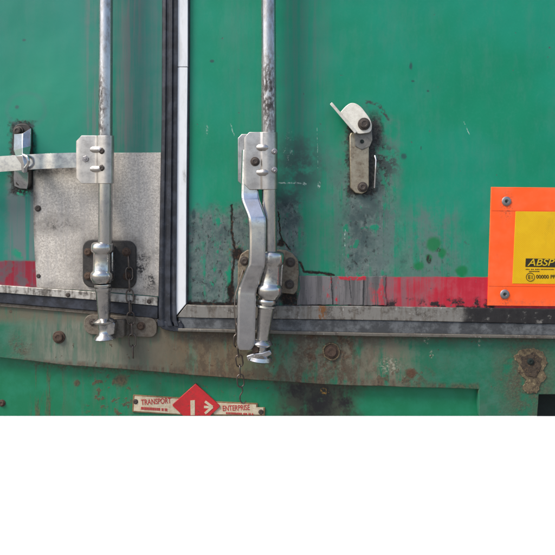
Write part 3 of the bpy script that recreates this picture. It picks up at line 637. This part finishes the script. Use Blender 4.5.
hp = crom([(249.5, 150, .0425, 7.5), (249.6, 188, .0435, 8.8), (249.9, 196, .0445, 9.2), (251, 202, .048, 9.4), (255.6, 214, .059, 9.2), (257, 220, .0625, 9), (257.4, 232, .0635, 8.6), (257.2, 252, .065, 8.4), (256.6, 264, .065, 8.4), (255, 269, .063, 8.8), (249, 285, .0525, 9.4), (247.2, 291, .0505, 9.6), (246.6, 297, .051, 9.5), (246.2, 318, .0525, 9.4), (245.6, 341, .053, 9.3), (245.2, 346.5, .053, 8.4), (244.6, 350, .053, 6)], 3)
rings = []
for x, y, p, h in hp:
    row = [W(x - h, y - h * .05, p - .0055), W(x - h + .9, y - h * .05, p - .0022), W(x - h + 3, y - h * .04, p), W(x + h - 1.6, y, p - .0008), W(x + h, y, p - .003)]
    rings.append(row + [Vector((row[4].x, -p + .0135, row[4].z)), Vector((row[0].x, -p + .0135, row[0].z))])
MB().loft(rings).build('handle', M['chrome'], rbk, smooth=24, bevel=.0008, seg=2)
bro = [(238, 262), (241, 254), (247, 250), (262, 249), (285, 250), (292, 253), (298, 260), (299, 272), (297.5, 290), (294, 294.5), (282, 293), (262, 296), (242, 296), (237.5, 290)]
brr = MB().plate(bro, .001, .0055).build('bearing_bracket', M['bracket_r'], rbk, bevel=.0015)
for x, y, r in ((244.5, 261, 4.6), (290.5, 262.3, 4.9), (289.5, 284.5, 4.8)): bolt_head('bolt', x, y, .0055, r, .005, M['bolt'], brr)
lathe_px('bearing', (272, 251), (268.5, 301), PR, [(251, 8), (251.5, 10.6), (252.8, 12), (254.5, 12.6), (261, 12.8), (263.2, 12.3), (264.6, 11), (265.6, 10.4), (267.5, 10.2), (283, 10.6), (284.4, 11), (285.6, 12.2), (287.2, 13), (292.5, 13.1), (294.6, 12.4), (296, 11), (298, 10.2), (299.5, 8.4)], M['cast'], rbk)
MB().plate([(261, 256), (284, 256), (281, 296), (258, 296)], .003, PR - .011).build('bearing_foot', M['cast'], rbk, bevel=.002)
cam_r = lathe_px('cam', (267, 299), (259.5, 362), PR, [(299, 7), (299.4, 9.2), (301, 9.8), (303, 9.4), (303.6, 7.6), (304.4, 7.6), (305, 10), (307, 10.2), (308, 9.2), (309, 8.9), (336, 6.8), (339, 7), (341, 10), (343, 11.5), (345, 10.6), (346.5, 6.6), (351, 5.6), (354, 7.4), (356, 12), (359.5, 13), (361, 10.5)], M['cast'], rbk)
MB().plate(rough_line([(251, 346), (258, 345), (259, 352), (253, 354), (251, 346)], .4, 1.5)[:-1], PR - .01, PR + .0135).build('rust_patch', M['rustbolt'], cam_r, bevel=.001)
MB().plate([(246, 356), (254, 353), (262, 352.5), (270, 350), (272, 354), (266, 358), (256, 361), (248, 361)], PR - .014, PR + .012).build('cam_claw', M['chrome'], cam_r, bevel=.002)

# ---------------------------------------------------------------- handle catches
hc = thing('handle_catch', W(22, 190, 0), 'bright folded catch holding the horizontal handle on the teal door', 'handle catch', 'handle catches')
base = MB().plate(rrect(12.5, 123.5, 31.5, 189.5, 8), -.001, .006).build('base_plate', M['bracket'], hc, bevel=.0015)
bolt_head('bolt', 19, 131, .006, 5, .011, M['bolt'], base)
bolt_head('bolt', 20, 182.5, .006, 4.6, .007, M['bolt'], base)
def folded(name, rows, th, mat, parent):
    """folded sheet from rows of (x, y, p)"""
    m = MB(); n = len(rows[0]); fr = [[W(*q) for q in r] for r in rows]
    vs = [q for r in fr for q in r]; L = len(vs); vs2 = [q + Vector((0, th, 0)) for q in vs]; fs = []
    for a in range(len(rows) - 1):
        for i in range(n - 1):
            q = [a * n + i, a * n + i + 1, (a + 1) * n + i + 1, (a + 1) * n + i]; fs += [q, [L + j for j in reversed(q)]]
    R = len(rows)
    bd = [i for i in range(n)] + [a * n + n - 1 for a in range(1, R)] + [(R - 1) * n + i for i in range(n - 2, -1, -1)] + [a * n for a in range(R - 2, 0, -1)]
    for i in range(len(bd)):
        a, b = bd[i], bd[(i + 1) % len(bd)]; fs.append([b, a, L + a, L + b])
    m.add(vs + vs2, fs); return m.build(name, mat, parent, smooth=25, bevel=.0006)
folded('catch_flap', [[(14, 134, .014), (22.5, 133.5, .024), (31, 128, .014)], [(13.6, 150, .018), (22.5, 148, .034), (30.8, 146, .018)],
                      [(15.5, 156, .042), (22.5, 155.5, .0475), (29, 155, .036)], [(21, 164, .0445), (24, 164.5, .0485), (27.6, 163, .043)], [(21.5, 172, .0435), (24, 173, .046), (27, 172, .043)]], .002, M['chrome'], hc)
folded('catch_tongue', [[(14, 170, .018), (20, 171, .028), (28, 172, .043)], [(13.4, 178, .012), (20, 178.5, .0175), (28, 184, .020)], [(14.2, 186, .007), (20, 188.5, .0095), (27, 189, .0085)]], .002, M['chrome'], hc)
MB().tube([Vector(q) for q in crom([tuple(W(23.5, 155, .047)), tuple(W(27.5, 157.5, .052)), tuple(W(28.4, 163, .052)), tuple(W(25, 168, .047))], 5)], .0026, 8).build('spring_pin', M['chrome'], hc)
MB().tube([W(20, 150, .006), W(20, 160, .012), W(20, 175, .006)], .004, 8).build('catch_spacer', M['bracket'], hc)

hr = thing('handle_catch', W(362, 194, 0), 'empty swung-open catch with cream flap on the green door', 'handle catch', 'handle catches')
base = MB().plate([(349.5, 136), (351, 132.5), (368, 132), (369.2, 135), (369, 186), (366.5, 191.5), (362, 194), (355.5, 193), (350.5, 188)], -.001, .007).build('base_plate', M['plate'], hr, bevel=.0014)
bolt_head('bolt', 362.5, 187, .007, 5.2, .006, M['bolt'], base)
bolt_head('hole', 362, 141.5, .0085, 2.9, .0012, M['dark'], base)
MB().plate([(354, 131), (372, 128), (372.6, 140), (370, 146.5), (362, 150), (355, 146)], .0065, .009).build('pivot_tab', M['tab'], hr, bevel=.001)
lobe = crom([(340.5, 112), (346, 106), (351, 103), (356, 103.6), (361, 107), (365.5, 112.5), (370, 119), (372, 126), (370.5, 131.5), (365, 133.2), (357.5, 133.4), (353, 128), (347, 120)], 3)
fl = MB().plate(lobe, .011, .0142).build('flap', M['cream'], hr, bevel=.0009)
MB().plate(disc(363.5, 125, 5.5), .006, .0112).build('pivot_spacer', M['bolt'], hr)
bolt_head('pivot_bolt', 364, 124, .0142, 6.3, .008, M['bolt'], fl)
# turned-up arm of the flap standing out towards the viewer
a0, a1 = (331, 103.5), (356, 133)
arm = []
for t in [k / 6 for k in range(7)]:
    x, y = a0[0] + (a1[0] - a0[0]) * t, a0[1] + (a1[1] - a0[1]) * t; e = 1.7 * math.sin(math.pi * min(1, .25 + t)) + .5
    arm.append([W(x - .6, y + .6, .010), W(x + 1.4, y - .9, .010), W(x + .9, y - 1.3, .036 - .008 * t), W(x - 1.2, y + .7, .036 - .008 * t)])
MB().loft(arm).build('flap_arm', M['cream'], fl, smooth=30, bevel=.0007)
MB().tube([W(375, 156, .003), W(376, 160, .007), W(375.4, 170, .006), W(374.4, 188, .003)], .0017, 8).build('spring_wire', M['chrome'], hr)

# ---------------------------------------------------------------- chains
def stadium(L, Wd, n=7):
    r = Wd / 2; h = L / 2 - r; pts = []
    for k in range(n): t = math.pi * k / (n - 1); pts.append(Vector((r * math.cos(t), 0, h + r * math.sin(t))))
    for k in range(n): t = math.pi + math.pi * k / (n - 1); pts.append(Vector((r * math.cos(t), 0, -h + r * math.sin(t))))
    return pts
LINK_L, LINK_W, WIRE = .0232, .0120, .00135
tmp = MB().tube(stadium(LINK_L, LINK_W), WIRE, 7, True); link0 = tmp.build('link', M['chain'], None, smooth=60)
link_me = link0.data; bpy.data.objects.remove(link0)
def chain(pts, label, first=0):
    root = thing('safety_chain', pts[0], label, 'chain', 'hanging safety chains')
    pitch = LINK_L - 2 * WIRE - .0006
    # walk along the hanging line
    segs = list(zip(pts[:-1], pts[1:])); total = sum((b - a).length for a, b in segs); n = int(total / pitch)
    def at(s):
        for a, b in segs:
            L = (b - a).length
            if s <= L: return a + (b - a) * (s / L), (b - a).normalized()
            s -= L
        return pts[-1], (segs[-1][1] - segs[-1][0]).normalized()
    for i in range(n):
        q, d = at((i + .5) * pitch)
        o = bpy.data.objects.new('link', link_me); COL.objects.link(o)
        rot = Vector((0, 0, 1)).rotation_difference(-d).to_matrix().to_4x4() @ Matrix.Rotation(math.radians((24 if i % 2 else 102) + random.uniform(-14, 14)), 4, 'Z')
        o.parent = root; o.matrix_local = Matrix.Translation(q - pts[0]) @ rot
    return root, at(n * pitch)[0]
chain([W(128.5, 257, .012), W(129.5, 280, .011), W(130, 300, .011), W(131, 325, .010), W(132.5, 345, .010), W(133.5, 362, .009)], 'thin steel chain hanging from the bearing bracket on the teal door')
ch2, end2 = chain([W(236.5, 324, .040), W(237, 345, .034), W(239.5, 362, .024), W(240.5, 380, .014), W(241.5, 392, .012)], 'thin rusty chain with open hook below the bent hanging handle')
MB().tube([Vector(q) for q in crom([tuple(W(236.5, 326, .040)), tuple(W(234.6, 312, .040)), tuple(W(235.3, 296, .036)), tuple(W(238, 286, .026)), tuple(W(241, 276, .012)), tuple(W(243, 270, .006))], 5)], .0011, 7).build('hanger_wire', M['chain'], ch2)
MB().tube([Vector(q) for q in crom([tuple(W(241, 386, .012)), tuple(W(242.6, 391, .011)), tuple(W(240, 396, .010)), tuple(W(240.4, 401, .009)), tuple(W(243.5, 403.5, .009)), tuple(W(246, 401, .010))], 5)], .0012, 7).build('hook', M['chain'], ch2)

# ---------------------------------------------------------------- marker plate
mp = thing('rear_marker_plate', W(650, 306, .003), 'fluorescent orange marker plate with yellow centre riveted to the green door', 'marker plate')
pl = MB().plate([(491.5, 187), (RX - 20, 190), (RX - 20, 309), (487.8, 305.6)], -.001, .003).build('orange_sheet', M['orange'], mp, bevel=.0005)
MB().plate([(515.7, 211.3), (RX - 46, 214), (RX - 46, 286), (512.3, 283.6)], .002, .0034).build('yellow_sheet', M['yellow'], mp, bevel=.0002)
# raised edge of the overlaid film
for a, b in (((491.2, 210.2), (RX - 20, 213)), ((488.4, 285.6), (RX - 20, 288))):
    MB().plate([(a[0], a[1] - .35), (b[0], b[1] - .35), (b[0], b[1] + .35), (a[0], a[1] + .35)], .002, .00345).build('film_edge', M['orange'], mp)
for x, y in ((506.3, 201.2), (504.6, 294.2), (RX - 34, 204), (RX - 34, 296)):
    r = bolt_head('rivet', x, y, .003, 4.7, .0022, M['rivet'], mp, socket=True); bolt_head('rivet_pin', x, y, .0046, 1.3, .0008, M['dark'], r)
def text(name, body, x, y, size, p, mat, parent, shear=0, rot=0, align='LEFT', bold=0, sx=1.0, ext=.0002):
    c = bpy.data.curves.new(name, 'FONT'); c.body = body; c.size = size * S * 1.42; c.shear = shear; c.align_x = align; c.extrude = ext; c.offset = bold
    t = bpy.data.objects.new(name, c); COL.objects.link(t)
    dg = bpy.context.evaluated_depsgraph_get(); me = bpy.data.meshes.new_from_object(t.evaluated_get(dg))
    bpy.data.objects.remove(t); bpy.data.curves.remove(c)
    me.materials.clear(); me.materials.append(mat)
    mat4 = Matrix.Translation(W(x, y, p)) @ Matrix.Rotation(math.radians(-rot), 4, 'Y') @ Matrix.Rotation(math.radians(90), 4, 'X') @ Matrix.Diagonal((sx, 1, 1, 1))
    me.transform(mat4); o = bpy.data.objects.new(name, me); COL.objects.link(o); attach(o, parent); return o
def print_row(x0, x1, y, h, slope, p, mat, parent):
    m = MB(); x = x0
    while x < x1:
        w = random.uniform(.9, 1.7)
        m.plate([(x, y + (x - x0) * slope), (x + w * .8, y + (x + w - x0) * slope), (x + w * .8, y + h + (x + w - x0) * slope), (x, y + h + (x - x0) * slope)], p - .0006, p)
        x += w + (random.uniform(.9, 1.3) if random.random() < .16 else .12)
    return m.build('small_print', mat, parent, smooth=0)
pb = MB().plate([(525.8, 258.4), (560, 259), (559.6, 267.4), (525.4, 266.8)], .003, .0037).build('print_box', M['ink'], mp)
text('lettering', 'ABSP', 527.6, 265.7, 6.9, .0040, M['yink'], pb, shear=.28, bold=.00012, sx=1.18)
print_row(525.8, 558, 268.9, .8, .004, .0037, M['ink'], mp)
print_row(529, 539, 270.9, .9, .004, .0037, M['ink'], mp)
ci = W(530.3, 277, .0037)
MB().tube([ci + Vector((math.cos(t) * 4.1 * S, 0, math.sin(t) * 4.1 * S)) for t in [2 * math.pi * i / 28 for i in range(28)]], .0005, 6, True).build('approval_circle', M['ink'], mp)
text('lettering', 'E1', 527.9, 278.9, 3.8, .0037, M['ink'], mp, bold=.00006)
text('lettering', '00000 PPL', 536, 278.4, 3.6, .0037, M['ink'], mp, bold=.00008, sx=1.0)

# ---------------------------------------------------------------- maker's badge
bd = thing('maker_badge', W(196, 416, -.015), 'red diamond badge with two cream name plates on the green apron', 'badge')
P0 = -.0175
def tilt(pts, cx, cy, a): c_, s_ = math.cos(math.radians(a)), math.sin(math.radians(a)); return [(cx + (x - cx) * c_ - (y - cy) * s_, cy + (x - cx) * s_ + (y - cy) * c_) for x, y in pts]
n1 = tilt([(132.5, 396.3), (182, 396.3), (188, 405.5), (182, 413.6), (132.5, 413.6)], 157, 405, 3.5)
n2 = tilt([(208, 410), (213, 402.6), (257.5, 402.6), (257.5, 406.5), (265, 406.5), (265, 414.6), (213, 416.6)], 238, 409, 2.5)
for nm, pts, inset, tx, lines, scr in (('name_plate', n1, None, 0, (('TRANSPORT', 141.2, 405.0, 5.6, 3.5),), (135.6, 401.6)),
                                  ('name_plate', n2, None, 1, (('ENTERPRISE', 222.5, 411.0, 5.4, 2.5),), (261, 412))):
    o = MB().plate(pts, P0, P0 + .003).build(nm, M['badge_rim'], bd, bevel=.0006)
    cx = sum(q[0] for q in pts) / len(pts); cy = sum(q[1] for q in pts) / len(pts)
    ins = [(cx + (x - cx) * (1 - 1.6 / abs(x - cx)) if abs(x - cx) > 2 else x, cy + (y - cy) * (1 - 1.2 / abs(y - cy)) if abs(y - cy) > 1.5 else y) for x, y in pts]
    MB().plate(ins, P0 + .002, P0 + .0034).build('plate_face', M['badge_cream'], o)
    for s_, x, y, sz, a in lines: text('lettering', s_, x, y, sz, P0 + .0036, M['badge_ink'], o, rot=a, bold=.00012, sx=.68)
    (print_row(141, 166.5, 406.9, 2.7, .061, P0 + .0038, M['badge_ink'], o) if tx == 0 else print_row(226, 252, 412.2, 1.8, .044, P0 + .0038, M['badge_ink'], o))
    bolt_head('screw', scr[0], scr[1], P0 + .0032, 2.6, .0022, M['bolt'], o)
dm = MB().plate([(195.5, 383.8), (219.5, 405.5), (219.5, 407), (210.3, 415.8), (183, 415.8), (172.5, 406), (172.5, 404.5)], P0 + .001, P0 + .0058).build('diamond', M['badge_red'], bd, bevel=.0007)
MB().plate([(190.3, 400.5), (194.8, 400.2), (194.8, 415.2), (190.6, 415.2)], P0 + .005, P0 + .0063).build('emblem_bar', M['badge_cream'], dm)
for a, b in (((205, 401.5), (212.5, 407)), ((212.5, 407), (205, 413.5)), ((204, 407), (212, 407.4))):
    dx, dy = b[0] - a[0], b[1] - a[1]; L = math.hypot(dx, dy); nx, ny = -dy / L * 1.2, dx / L * 1.2
    MB().plate([(a[0] + nx, a[1] + ny), (b[0] + nx, b[1] + ny), (b[0] - nx, b[1] - ny), (a[0] - nx, a[1] - ny)], P0 + .005, P0 + .0062 + .0001 * dy / 10).build('emblem_arrow', M['badge_cream'], dm)
